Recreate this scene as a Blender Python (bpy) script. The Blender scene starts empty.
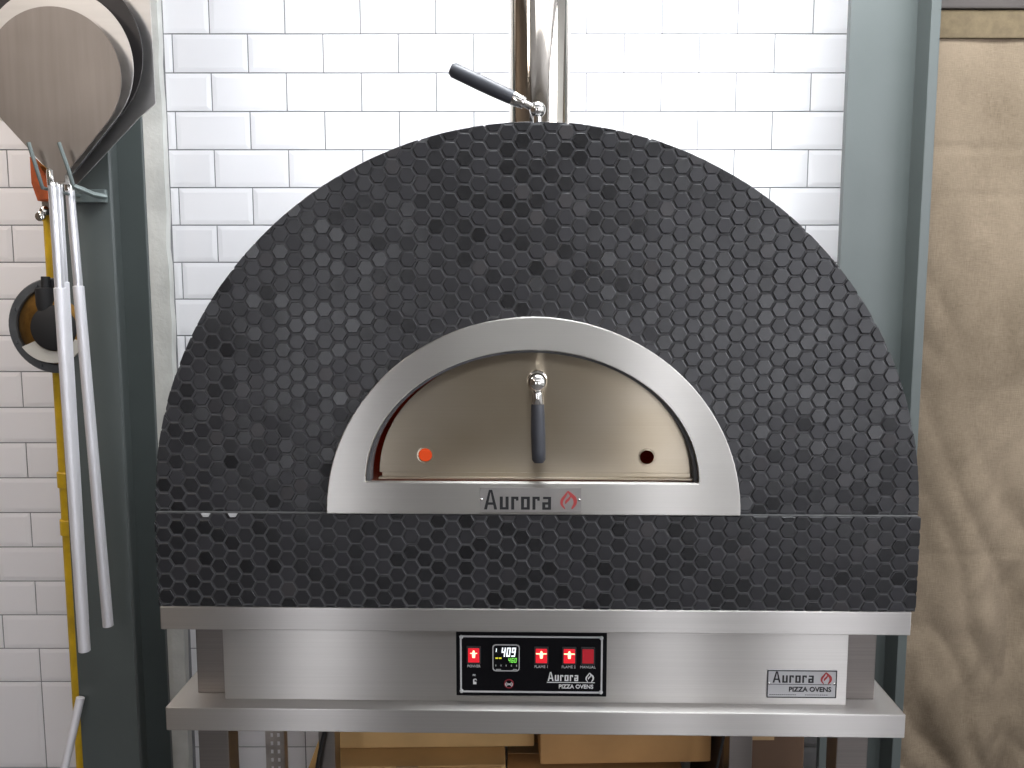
import bpy, bmesh, math, random
from mathutils import Vector, Matrix, noise
random.seed(7)
S = bpy.context.scene
COL = S.collection
PI = math.pi

# ---------------------------------------------------------------- camera
FPX, PITCH, EYE, DIST = 870.0, math.radians(6.6), 1.5, 1.45
cam_d = bpy.data.cameras.new('camera')
cam_d.sensor_width = 36.0
cam_d.lens = FPX / 1024 * 36.0
cam = bpy.data.objects.new('camera', cam_d)
cam.location = (0, -DIST, EYE)
cam.rotation_euler = (math.radians(90) - PITCH, 0, 0)
cam_d.clip_start = 0.02
COL.objects.link(cam)
S.camera = cam

# ---------------------------------------------------------------- world, exposure, lights
S.view_settings.view_transform = 'Standard'
S.view_settings.look = 'None'
S.view_settings.gamma = 1
S.view_settings.use_curve_mapping = False
S.view_settings.exposure = 0.0
W = bpy.data.worlds.new('world'); S.world = W
W.use_nodes = True
W.node_tree.nodes['Background'].inputs[0].default_value = (0.75, 0.85, 1, 1)
W.node_tree.nodes['Background'].inputs[1].default_value = 0.2

def area(name, loc, tgt, sx, sy, power, color):
    d = bpy.data.lights.new(name, 'AREA'); d.shape = 'RECTANGLE'
    d.size, d.size_y, d.energy, d.color = sx, sy, power, color
    o = bpy.data.objects.new(name, d); o.location = loc
    o.rotation_euler = (Vector(tgt) - Vector(loc)).to_track_quat('-Z', 'Y').to_euler()
    COL.objects.link(o); return o
area('unseen_ceiling_light', (0.5, -0.1, 2.86), (0.5, 0.1, 0), 1.5, 0.5, 78, (0.93, 0.97, 1.0))
area('unseen_ceiling_light', (0.5, -2.6, 2.86), (0.5, -2.6, 0), 2.6, 0.8, 14, (0.95, 0.97, 1.0))  # unseen, added behind the camera for the steel to reflect
area('unseen_ceiling_light', (-1.75, -1.5, 2.86), (-1.5, 0.5, 0.6), 0.4, 0.9, 9, (1.0, 0.90, 0.80))  # unseen warm fill added for the left side
area('unseen_ceiling_light', (-1.8, 0.15, 2.86), (-1.75, 0.4, 0), 0.5, 0.4, 18, (1.0, 0.88, 0.78))  # unseen warm light added close over the left wall to brighten its tiles

# ---------------------------------------------------------------- materials
def mat(name):
    m = bpy.data.materials.new(name); m.use_nodes = True
    return m, m.node_tree, m.node_tree.nodes['Principled BSDF']
def setc(b, col, rough=.5, metal=0., **k):
    b.inputs['Base Color'].default_value = (*col, 1)
    b.inputs['Roughness'].default_value = rough
    b.inputs['Metallic'].default_value = metal
    for n, v in k.items(): b.inputs[n.replace('_', ' ')].default_value = v
def texco(nt, scale=(1, 1, 1)):
    c = nt.nodes.new('ShaderNodeTexCoord'); mp = nt.nodes.new('ShaderNodeMapping')
    mp.inputs['Scale'].default_value = scale
    nt.links.new(c.outputs['Object'], mp.inputs['Vector']); return mp.outputs[0]
def noise_n(nt, scale, nscale=1.0, detail=4, rough=.55):
    n = nt.nodes.new('ShaderNodeTexNoise')
    n.inputs['Scale'].default_value = nscale; n.inputs['Detail'].default_value = detail
    n.inputs['Roughness'].default_value = rough
    nt.links.new(texco(nt, scale), n.inputs['Vector']); return n.outputs['Fac']
def ramp(nt, fac, stops):
    r = nt.nodes.new('ShaderNodeValToRGB'); e = r.color_ramp.elements
    while len(e) < len(stops): e.new(0.5)
    for el, (p, c) in zip(e, stops): el.position = p; el.color = (*c, 1)
    nt.links.new(fac, r.inputs[0]); return r.outputs[0]
def bump(nt, b, fac, strength, dist):
    n = nt.nodes.new('ShaderNodeBump'); n.inputs['Strength'].default_value = strength
    n.inputs['Distance'].default_value = dist
    nt.links.new(fac, n.inputs['Height']); nt.links.new(n.outputs[0], b.inputs['Normal']); return n
def simple(name, col, rough=.5, metal=0., var=0.12, vs=8, bm_=0.0, **k):
    m, nt, b = mat(name); setc(b, col, rough, metal, **k)
    f = noise_n(nt, (vs, vs, vs))
    lo = tuple(c * (1 - var) for c in col); hi = tuple(min(1, c * (1 + var)) for c in col)
    nt.links.new(ramp(nt, f, [(.3, lo), (.7, hi)]), b.inputs['Base Color'])
    if bm_: bump(nt, b, noise_n(nt, (vs * 12,) * 3), .4, bm_)
    return m
def brushed(name, col, rough=.3, aniso=.8, stretch=(2, 2, 700), var=.1, blotch=.1, warm=(1, 1, 1)):
    """brushed steel, grain along x"""
    m, nt, b = mat(name); setc(b, col, rough, 1.0)
    b.inputs['Anisotropic'].default_value = aniso
    v = nt.nodes.new('ShaderNodeCombineXYZ'); v.inputs[2].default_value = 1; v.inputs[1].default_value = .2
    nt.links.new(v.outputs[0], b.inputs['Tangent'])
    g = noise_n(nt, stretch, 1, 3)
    lo = tuple(c * (1 - var) for c in col); hi = tuple(min(1, c * (1 + var * .6)) for c in col)
    c1 = ramp(nt, g, [(.3, lo), (.7, hi)])
    bl = noise_n(nt, (5, 5, 7), 1, 2)
    c2 = ramp(nt, bl, [(.15, tuple(w * (1 - blotch) for w in warm)), (.85, (1, 1, 1))])
    mx = nt.nodes.new('ShaderNodeMix'); mx.data_type = 'RGBA'; mx.blend_type = 'MULTIPLY'
    mx.inputs[0].default_value = 1
    nt.links.new(c1, mx.inputs[6]); nt.links.new(c2, mx.inputs[7])
    nt.links.new(mx.outputs[2], b.inputs['Base Color'])
    bump(nt, b, g, .03, .0002)
    return m
def emit(name, col, strength, base=(0, 0, 0)):
    m, nt, b = mat(name); setc(b, base, .4)
    b.inputs['Emission Color'].default_value = (*col, 1)
    b.inputs['Emission Strength'].default_value = strength
    return m

M = {}
M['steel'] = brushed('brushed_steel', (.54, .52, .495), .34, 1., var=.05)
M['steel_shelf'] = brushed('brushed_steel_shelf', (.50, .48, .46), .36, 1., var=.05)
M['steel_door'] = brushed('heat_toned_steel', (.52, .465, .385), .34, 1., var=.03, blotch=.22, warm=(1, .93, .8))
M['steel_arch'] = brushed('brushed_steel_surround', (.56, .54, .51), .36, 1., var=.03, blotch=.12)
M['steel_peel'] = brushed('worn_steel_peel', (.33, .30, .28), .42, .6, (60, 60, 3), .08, .2)
M['alu'] = brushed('aluminium_sheet', (.66, .645, .63), .40, .3, (4, 4, 60), .05, .12)
M['tube'] = simple('satin_aluminium_tube', (.80, .80, .83), .30, .7, .05)
M['tube_low'] = simple('matt_aluminium_sleeve', (.80, .79, .82), .42, .4, .04)
M['chrome'] = simple('chrome', (.8, .78, .75), .12, 1., .04)
M['flue'] = simple('polished_flue_steel', (.80, .75, .68), .07, 1., .03, 3)
M['grip'] = simple('dark_grip', (.035, .037, .045), .45, 0, .15, 30)
M['black'] = simple('black_rubber', (.012, .012, .013), .6, 0, .1)
M['cable'] = simple('black_cable', (.01, .01, .01), .5, 0, .1)
M['grout_dark'] = simple('dark_grout', (.085, .085, .088), .85, 0, .2, 40)
M['ink'] = simple('black_ink', (.008, .008, .01), .4, 0, .05)
M['red_ink'] = simple('red_flame_ink', (.33, .03, .03), .45, 0, .1)
M['panel_black'] = simple('black_panel_face', (.003, .003, .004), .35, 0, .1, Specular_IOR_Level=.12)
M['white_print'] = simple('white_print', (.62, .62, .62), .5, 0, .03)
M['grey_print'] = simple('silver_print', (.45, .45, .45), .5, 0, .03)
M['lit_red'] = emit('lit_red_switch', (1, .012, .03), .65, (.25, .005, .01))
M['dull_red'] = emit('unlit_red_switch', (1, .01, .03), .14, (.30, .006, .015))
M['filament'] = emit('switch_lamp_glow', (1, .55, .3), 3.0)
M['led_white'] = emit('display_white', (.9, .95, 1), 1.6)
M['led_green'] = emit('display_green', (.25, 1, .12), .9)
M['led_yellow'] = emit('display_yellow', (.9, .85, .05), .9)
M['fire'] = emit('flame', (1, .11, .03), .6)
M['brick'] = simple('refractory_lining', (.34, .13, .08), .9, 0, .25, 12, .003)
M['brass'] = simple('bronze', (.30, .17, .045), .35, .9, .35, 40)
M['yellow'] = simple('yellow_gas_paint', (.58, .37, .01), .5, 0, .2, 20, .001)
M['orange'] = simple('orange_valve', (.50, .10, .02), .45, 0, .35, 30)
M['iron_grey'] = simple('grey_cast_metal', (.085, .09, .095), .5, .3, .2, 25)
M['cream'] = simple('cream_plate', (.52, .50, .45), .4, 0, .06)
M['col_paint'] = simple('grey_green_column_paint', (.073, .085, .082), .45, 0, .09, 3, .0006)
M['rack'] = simple('grey_green_rack', (.16, .19, .185), .4, .3, .1, 10)
M['concrete'] = simple('concrete_strip', (.60, .60, .57), .9, 0, .14, 9, .003)
M['galv'] = simple('galvanised_steel', (.42, .38, .35), .4, .9, .2, 30)
M['post_dark'] = brushed('stand_leg_steel', (.26, .235, .22), .35, .5)
M['plaster'] = simple('room_plaster', (.24, .22, .19), .8, 0, .06, 2)
M['plaster_dark'] = simple('brown_wall_paint', (.075, .055, .038), .8, 0, .1, 2)
M['ceil'] = simple('ceiling_paint', (.78, .78, .78), .8, 0, .04, 2)
M['frame_dark'] = simple('dark_window_frame', (.03, .03, .03), .5, 0, .1)
M['pane_glow'] = emit('glow_pane', (.93, .94, 1.0), 7.6)  # even glow of the added panes out of view

# black hex mosaic
m, nt, b = mat('black_hexagon_tile'); setc(b, (.02, .021, .024), .33)
gi = nt.nodes.new('ShaderNodeNewGeometry')
nt.links.new(ramp(nt, gi.outputs['Random Per Island'], [(0, (.004, .004, .005)), (.05, (.009, .009, .010)), (.93, (.0165, .016, .019)), (1, (.03, .027, .028))]), b.inputs['Base Color'])
nt.links.new(ramp(nt, gi.outputs['Random Per Island'], [(0, (.24,) * 3), (1, (.36,) * 3)]), b.inputs['Roughness'])
bump(nt, b, noise_n(nt, (60, 60, 60), 1, 2), .12, .001)
M['hex'] = m
# white metro tile
m, nt, b = mat('white_metro_tile'); setc(b, (.80, .79, .80), .10)
gi = nt.nodes.new('ShaderNodeNewGeometry')
nt.links.new(ramp(nt, gi.outputs['Random Per Island'], [(0, (.86, .85, .87)), (1, (.92, .91, .93))]), b.inputs['Base Color'])
bump(nt, b, noise_n(nt, (7, 7, 7), 1, 2), .08, .004)
M['metro'] = m
M['grout'] = simple('grey_grout', (.23, .23, .24), .9, 0, .15, 20)
# burlap
m, nt, b = mat('burlap'); setc(b, (.36, .29, .21), .95)
w1 = noise_n(nt, (60, 60, 700), 1, 2); w2 = noise_n(nt, (700, 60, 60), 1, 2); bl = noise_n(nt, (3, 3, 2), 1, 5)
mth = nt.nodes.new('ShaderNodeMath'); mth.operation = 'ADD'
nt.links.new(w1, mth.inputs[0]); nt.links.new(w2, mth.inputs[1])
mt2 = nt.nodes.new('ShaderNodeMath'); mt2.operation = 'MULTIPLY_ADD'; mt2.inputs[1].default_value = .35
nt.links.new(mth.outputs[0], mt2.inputs[0]); nt.links.new(bl, mt2.inputs[2])
nt.links.new(ramp(nt, mt2.outputs[0], [(.6, (.118, .088, .056)), (1.08, (.245, .190, .132))]), b.inputs['Base Color'])
bump(nt, b, mth.outputs[0], .5, .0015)
M['burlap'] = m
M['burlap_hem'] = simple('burlap_hem', (.13, .098, .056), .95, 0, .15, 60, .001)
# cardboard
M['card'] = simple('cardboard', (.60, .39, .17), .85, 0, .12, 6, .0008)
M['card2'] = simple('dark_cardboard', (.50, .28, .11), .85, 0, .12, 6, .0008)
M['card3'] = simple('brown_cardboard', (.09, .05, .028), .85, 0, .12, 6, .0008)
M['tape'] = simple('brown_tape', (.34, .22, .11), .3, 0, .1)
# floor
m, nt, b = mat('floor_tile'); setc(b, (.16, .15, .14), .5)
br = nt.nodes.new('ShaderNodeTexBrick'); br.offset = 0; br.inputs['Scale'].default_value = 1
br.inputs['Brick Width'].default_value = .4; br.inputs['Row Height'].default_value = .4
br.inputs['Mortar Size'].default_value = .004
br.inputs['Color1'].default_value = (.09, .085, .08, 1); br.inputs['Color2'].default_value = (.075, .07, .07, 1)
br.inputs['Mortar'].default_value = (.05, .05, .05, 1)
nt.links.new(texco(nt), br.inputs['Vector']); nt.links.new(br.outputs['Color'], b.inputs['Base Color'])
M['floor'] = m

# ---------------------------------------------------------------- builders
YAW = math.radians(-1.2)
OVEN = ((0.0455, 0.0), YAW)          # frame of the oven: origin x,y and turn
FLAT = ((0.0, 0.0), 0.0)
def thing(name, label, cat, base=(0, 0, 0), frame=FLAT, group=None, kind=None):
    o = bpy.data.objects.new(name, None); COL.objects.link(o)
    o.empty_display_size = .05
    place(o, base, frame); meta(o, label, cat, group, kind); return o
def place(o, base, frame):
    (ox, oy), a = frame
    o.location = (ox + base[0] * math.cos(a) - base[1] * math.sin(a), oy + base[0] * math.sin(a) + base[1] * math.cos(a), base[2])
    o.rotation_euler = (0, 0, a)
    o['_b'] = list(base)
def meta(o, label=None, cat=None, group=None, kind=None):
    if label: o['label'] = label
    if cat: o['category'] = cat
    if group: o['group'] = group
    if kind: o['kind'] = kind
def root(o):
    while o.parent: o = o.parent
    return o
class MB:
    def __init__(s): s.bm = bmesh.new(); s.mats = []; s.cur = 0; s.smooth = False
    def use(s, m):
        if m not in s.mats: s.mats.append(m)
        s.cur = s.mats.index(m); return s
    def _fin(s, faces, smooth=False):
        for f in faces: f.material_index = s.cur; f.smooth = smooth
    def merge(s, b2, smooth=False):
        me = bpy.data.meshes.new('t'); b2.to_mesh(me); b2.free()
        n0 = len(s.bm.faces); s.bm.from_mesh(me); bpy.data.meshes.remove(me)
        s.bm.faces.ensure_lookup_table()
        for f in s.bm.faces[n0:]: f.material_index = s.cur; f.smooth = smooth
        return s
    def box(s, x0, x1, y0, y1, z0, z1, bev=0, mtx=None):
        b = bmesh.new(); bmesh.ops.create_cube(b, size=1)
        for v in b.verts: v.co = Vector(((x0 + x1) / 2 + v.co.x * (x1 - x0), (y0 + y1) / 2 + v.co.y * (y1 - y0), (z0 + z1) / 2 + v.co.z * (z1 - z0)))
        if bev: bmesh.ops.bevel(b, geom=b.edges[:], offset=bev, segments=2, affect='EDGES', profile=.6)
        if mtx: b.transform(mtx)
        return s.merge(b)
    def lathe(s, prof, n=24, mtx=None, cap=True, smooth=True):
        """profile of (r, h) turned about local z"""
        b = bmesh.new(); rings = []
        for r, h in prof:
            if r < 1e-6: rings.append([b.verts.new((0, 0, h))])
            else: rings.append([b.verts.new((r * math.cos(2 * PI * i / n), r * math.sin(2 * PI * i / n), h)) for i in range(n)])
        for A, B in zip(rings, rings[1:]):
            for i in range(n):
                j = (i + 1) % n
                if len(A) == 1 and len(B) == 1: continue
                if len(A) == 1: b.faces.new((A[0], B[j], B[i]))
                elif len(B) == 1: b.faces.new((A[i], A[j], B[0]))
                else: b.faces.new((A[i], A[j], B[j], B[i]))
        if cap:
            if len(rings[0]) > 1: b.faces.new(rings[0][::-1])
            if len(rings[-1]) > 1: b.faces.new(rings[-1])
        bmesh.ops.recalc_face_normals(b, faces=b.faces[:])
        if mtx: b.transform(mtx)
        return s.merge(b, smooth)
    def rod(s, p, q, prof=None, r=.01, n=20):
        p, q = Vector(p), Vector(q); L = (q - p).length
        mt = Matrix.Translation(p) @ (q - p).to_track_quat('Z', 'Y').to_matrix().to_4x4()
        if prof is None: prof = [(r * .85, 0), (r, .1 * r), (r, L - .1 * r), (r * .85, L)]
        else: prof = [(a, h * L) for a, h in prof]
        return s.lathe(prof, n, mt)
    def ball(s, c, r, n=20, sc=(1, 1, 1)):
        prof = [(r * math.sin(PI * i / 12), -r * math.cos(PI * i / 12)) for i in range(13)]
        prof[0] = (0, -r); prof[-1] = (0, r)
        return s.lathe(prof, n, Matrix.Translation(c) @ Matrix.Diagonal((*sc, 1)))
    def tube(s, pts, r, n=10):
        pts = [Vector(p) for p in pts]; b = bmesh.new(); rings = []
        for i, p in enumerate(pts):
            t = (pts[min(i + 1, len(pts) - 1)] - pts[max(i - 1, 0)]).normalized()
            a = t.cross(Vector((0, 1, .01))).normalized(); c = t.cross(a)
            rings.append([b.verts.new(p + (a * math.cos(2 * PI * k / n) + c * math.sin(2 * PI * k / n)) * r) for k in range(n)])
        for A, B in zip(rings, rings[1:]):
            for k in range(n): b.faces.new((A[k], A[(k + 1) % n], B[(k + 1) % n], B[k]))
        b.faces.new(rings[0][::-1]); b.faces.new(rings[-1])
        bmesh.ops.recalc_face_normals(b, faces=b.faces[:])
        return s.merge(b, True)
    def prism(s, pts, v0, v1, bev=0):
        """polygon in x,z standing from depth v0 (front) to v1"""
        b = bmesh.new()
        f = b.faces.new([b.verts.new((x, v0, z)) for x, z in pts])
        r = bmesh.ops.extrude_face_region(b, geom=[f])
        for v in r['geom']:
            if isinstance(v, bmesh.types.BMVert): v.co.y = v1
        bmesh.ops.recalc_face_normals(b, faces=b.faces[:])
        if bev: bmesh.ops.bevel(b, geom=[e for e in b.edges if abs(e.verts[0].co.y - e.verts[1].co.y) < 1e-6], offset=bev, segments=2, affect='EDGES')
        return s.merge(b)
    def plate(s, outlines, v0, v1, bev=0.0):
        """flat plate in x,z with holes (first outline outer), filled as a 2D curve"""
        cu = bpy.data.curves.new('c', 'CURVE'); cu.dimensions = '2D'; cu.fill_mode = 'BOTH'
        for o in outlines:
            sp = cu.splines.new('POLY'); sp.points.add(len(o) - 1)
            for p, (x, z) in zip(sp.points, o): p.co = (x, z, 0, 1)
            sp.use_cyclic_u = True
        cu.extrude = (v1 - v0) / 2 - bev; cu.bevel_depth = bev; cu.bevel_resolution = 1
        cu.offset = -bev
        s.curve(cu, Matrix(((1, 0, 0, 0), (0, 0, -1, (v0 + v1) / 2), (0, 1, 0, 0), (0, 0, 0, 1)))); return s
    def curve(s, cu, mtx):
        ob = bpy.data.objects.new('t', cu); COL.objects.link(ob)
        dg = bpy.context.evaluated_depsgraph_get(); ev = ob.evaluated_get(dg)
        me = bpy.data.meshes.new_from_object(ev); b = bmesh.new(); b.from_mesh(me)
        bpy.data.objects.remove(ob); bpy.data.meshes.remove(me); bpy.data.curves.remove(cu)
        b.transform(mtx); s.merge(b)
    def text(s, t, x, z, size, v, ext=.0006, xs=1.0, shear=0, bold=0.0, align='LEFT'):
        cu = bpy.data.curves.new('f', 'FONT'); cu.body = t; cu.size = size; cu.extrude = ext
        cu.align_x = align; cu.shear = shear; cu.offset = bold; cu.resolution_u = 3
        s.curve(cu, Matrix(((xs, 0, 0, x), (0, 0, -1, v), (0, 1, 0, z), (0, 0, 0, 1)))); return s
    def build(s, name, parent=None, m=None, frame=FLAT, base=None, label=None, cat=None, group=None, kind=None, parts=False):
        if m: s.mats = [m]
        if not s.mats: s.mats = [M['steel']]
        if parent is not None: bb = Vector(root(parent)['_b'])
        else:
            if base is None:
                xs = [v.co for v in s.bm.verts]
                base = ((min(c.x for c in xs) + max(c.x for c in xs)) / 2, (min(c.y for c in xs) + max(c.y for c in xs)) / 2, min(c.z for c in xs))
            bb = Vector(base)
        for v in s.bm.verts: v.co -= bb
        me = bpy.data.meshes.new(name); s.bm.to_mesh(me); s.bm.free()
        sm = [p.use_smooth for p in me.polygons]
        if any(sm):
            me.set_sharp_from_angle(angle=math.radians(38)); me.polygons.foreach_set('use_smooth', sm)
        for mm in s.mats: me.materials.append(mm)
        if m:
            for p in me.polygons: p.material_index = 0
        o = bpy.data.objects.new(name, me); COL.objects.link(o)
        if parent is not None: o.parent = parent
        else: place(o, tuple(bb), frame)
        meta(o, label, cat, group, kind); return o

def arc(cx, cz, rx, rz, a0, a1, n=48):
    return [(cx + rx * math.cos(a0 + (a1 - a0) * i / n), cz + rz * math.sin(a0 + (a1 - a0) * i / n)) for i in range(n + 1)]
def clip(poly, nx, nz, d):
    out = []
    for i, p in enumerate(poly):
        q = poly[(i + 1) % len(poly)]
        a = p[0] * nx + p[1] * nz - d; c = q[0] * nx + q[1] * nz - d
        if a <= 0: out.append(p)
        if a * c < 0:
            t = a / (a - c); out.append((p[0] + (q[0] - p[0]) * t, p[1] + (q[1] - p[1]) * t))
    return out
def parea(p): return abs(sum(p[i][0] * p[(i + 1) % len(p)][1] - p[(i + 1) % len(p)][0] * p[i][1] for i in range(len(p)))) / 2 if len(p) > 2 else 0

# ================================================================ THE SETTING
RX0, RX1, RY0, WY, RH = -2.5, 2.5, -4.6, 0.95, 2.9
def slab(name, a, m, **k):
    b = MB(); b.box(*a); return b.build(name, m=m, kind='structure', base=(0, 0, 0), **k)
slab('floor', (RX0 - .1, RX1 + .1, RY0 - .1, WY + .15, -.1, 0), M['floor'])
slab('ceiling', (RX0 - .1, RX1 + .1, RY0 - .1, WY + .15, RH, RH + .1), M['ceil'])
slab('wall_left', (RX0 - .1, RX0, RY0, WY + .1, 0, RH), M['plaster_dark'])
slab('wall_right', (RX1, RX1 + .1, RY0, WY + .1, 0, RH), simple('white_wall_paint', (.75, .76, .76), .7, 0, .03))

def metro_wall():
    b = MB()
    b.use(M['grout']).box(RX0, RX1, WY, WY + .12, 0, RH)
    b.use(M['metro'])
    g, bv, dp = .0016, .012, .0015
    def tile(x0, x1, z0, z1):
        x0 += g; x1 -= g; z0 += g; z1 -= g
        if x1 - x0 < .012: return
        bx = min(bv, (x1 - x0) * .4)
        t = [random.uniform(-.0004, .0004) for _ in range(4)]
        O = [b.bm.verts.new((x, WY - .002, z)) for x, z in ((x0, z0), (x1, z0), (x1, z1), (x0, z1))]
        I = [b.bm.verts.new((x, WY - .002 - dp + tt, z)) for (x, z), tt in zip(((x0 + bx, z0 + bv), (x1 - bx, z0 + bv), (x1 - bx, z1 - bv), (x0 + bx, z1 - bv)), t)]
        B = [b.bm.verts.new((x, WY + .001, z)) for x, z in ((x0, z0), (x1, z0), (x1, z1), (x0, z1))]
        fs = [b.bm.faces.new(I)]
        for i in range(4):
            j = (i + 1) % 4
            fs += [b.bm.faces.new((O[i], O[j], I[j], I[i])), b.bm.faces.new((B[i], B[j], O[j], O[i]))]
        for f in fs: f.material_index = 1
    def region(xa, xb, off, cut):
        rows = [(0.357 + .1 * k, 0.457 + .1 * k, (24 - k) % 2) for k in range(0, 26)]
        rows = [(a - .0, c, k) for a, c, k in rows if a < RH]
        for z0, z1, par in rows:
            z1 = min(z1, RH)
            # the row ending at 2.257 has joints on whole multiples of the pitch
            k = round((z0 - 2.157) / .1); o = off + (0.1 if k % 2 else 0)
            x = math.floor((xa - o) / .2) * .2 + o
            while x < xb:
                tile(max(x, xa), min(x + .2, xb), z0, z1); x += .2
        for z0, z1 in ((cut, .357), (max(0, cut - .26), cut)):
            x = math.floor((xa - off) / .2) * .2 + off
            while x < xb:
                tile(max(x, xa), min(x + .2, xb), z0, z1); x += .2
    region(-.925, RX1, -.002, .157)
    region(RX0, -1.0, .04, .094)
    return b.build('wall_back', kind='structure', base=(0, 0, 0))
metro_wall()
# rough concrete strip beside the tiles
b = MB()
n = 60
vs = []
for i in range(n + 1):
    z = RH * i / n
    xr = -.927 + .006 * noise.noise(Vector((0, 0, z * 9))) - max(0, (1.6 - z)) * .004
    vs.append([b.bm.verts.new(c) for c in ((-1.0, WY + .002, z), (-1.0, WY - .03, z), (xr, WY - .03 + .003 * noise.noise(Vector((3, 1, z * 7))), z), (xr, WY + .002, z))])
for A, B in zip(vs, vs[1:]):
    for k in range(4): b.bm.faces.new((A[k], A[(k + 1) % 4], B[(k + 1) % 4], B[k]))
bmesh.ops.recalc_face_normals(b.bm, faces=b.bm.faces[:])
b.build('trim_1', m=M['concrete'], kind='structure', base=(0, 0, 0))

# unseen wall behind the camera; glowing windows added for the steel to reflect
WIN = [(-1.80, -1.30, .25, 2.35), (.68, 1.08, .2, 2.35), (1.62, 2.30, .2, 2.35)]
def front_wall():
    out = [(RX0, 0), (RX1, 0), (RX1, RH), (RX0, RH)]
    b = MB(); b.plate([out] + [[(x0, z0), (x0, z1), (x1, z1), (x1, z0)] for x0, x1, z0, z1 in WIN], RY0 - .1, RY0)
    b.build('wall_front', m=M['plaster'], kind='structure', base=(0, 0, 0))
    for i, (x0, x1, z0, z1) in enumerate(WIN):
        p = MB(); p.box(x0, x1, RY0 - .07, RY0 - .06, z0, z1)
        o = p.build(f'added_window_{i + 1}', m=M['pane_glow'], kind='structure')
        f = MB(); t = .04
        f.box(x0, x0 + t, RY0 - .09, RY0 + .01, z0, z1); f.box(x1 - t, x1, RY0 - .09, RY0 + .01, z0, z1)
        f.box(x0, x1, RY0 - .09, RY0 + .01, z0, z0 + t); f.box(x0, x1, RY0 - .09, RY0 + .01, z1 - t, z1)
        xm = (x0 + x1) / 2
        if x1 - x0 > .5: f.box(xm - t / 2, xm + t / 2, RY0 - .09, RY0 + .01, z0, z1)
        f.build('added_window_frame', o, M['frame_dark'])
front_wall()
# unseen glowing pane added high on the right-hand wall for the flue to reflect
p = MB(); p.box(RX1 - .012, RX1 - .004, -3.0, -.7, 1.5, 2.8)
o = p.build('added_window_4', m=M['pane_glow'], kind='structure')
f = MB()
for y in (-3.02, -1.87, -.72): f.box(RX1 - .03, RX1 - .001, y, y + .04, 1.5, 2.8)
for z in (1.48, 2.78): f.box(RX1 - .03, RX1 - .001, -3.02, -.68, z, z + .04)
f.build('added_window_frame', o, M['frame_dark'])

# ================================================================ PIZZA OVEN
CU, CZ, R = -.0085, 1.107, .656          # centre and radius of the arched face
ZB = .9405                               # underside of the tiled body
VF = .012                                # face of the arch, set back behind the band
DEPTH = .86
oven = thing('pizza_oven', 'black hexagon-tiled domed pizza oven with steel arched door', 'pizza oven', (0, .4, ZB), OVEN)
P_, GAP = .0275, .0036
cw, af = P_ * .866, P_ / 2
def hexpts(cx, cz, r): return [(cx + r * math.cos(PI / 3 * k), cz + r * math.sin(PI / 3 * k)) for k in range(6)]
def inset(poly, d):
    cx = sum(p[0] for p in poly) / len(poly); cz = sum(p[1] for p in poly) / len(poly)
    out = []
    for x, z in poly:
        L = math.hypot(x - cx, z - cz); k = max(0.05, (L - d) / L) if L > 0 else 1
        out.append((cx + (x - cx) * k, cz + (z - cz) * k))
    return out
def add_tile(b, poly, f, back, h, tilt=.02, bev=.0011):
    """poly in 2D; f maps (x, z, out) to a point"""
    if parea(poly) < 2.5e-5: return
    cx = sum(p[0] for p in poly) / len(poly); cz = sum(p[1] for p in poly) / len(poly)
    ta, tb = random.gauss(0, tilt), random.gauss(0, tilt); dh = random.gauss(0, .00025)
    hh = lambda x, z, k: h + k + dh + ta * (x - cx) + tb * (z - cz)
    n = len(poly); ip = inset(poly, bev)
    A = [b.bm.verts.new(f(x, z, back)) for x, z in poly]
    B = [b.bm.verts.new(f(x, z, hh(x, z, -.0005))) for x, z in poly]
    C = [b.bm.verts.new(f(x, z, hh(x, z, 0))) for x, z in ip]
    ci = b.cur
    fs = [b.bm.faces.new(C)]
    for i in range(n):
        j = (i + 1) % n
        fs += [b.bm.faces.new((A[i], A[j], B[j], B[i])), b.bm.faces.new((B[i], B[j], C[j], C[i]))]
    for q in fs: q.material_index = ci
SU, SZ, SRX, SRZ = -.0105, 1.109, .3525, .337      # steel surround outline
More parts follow.
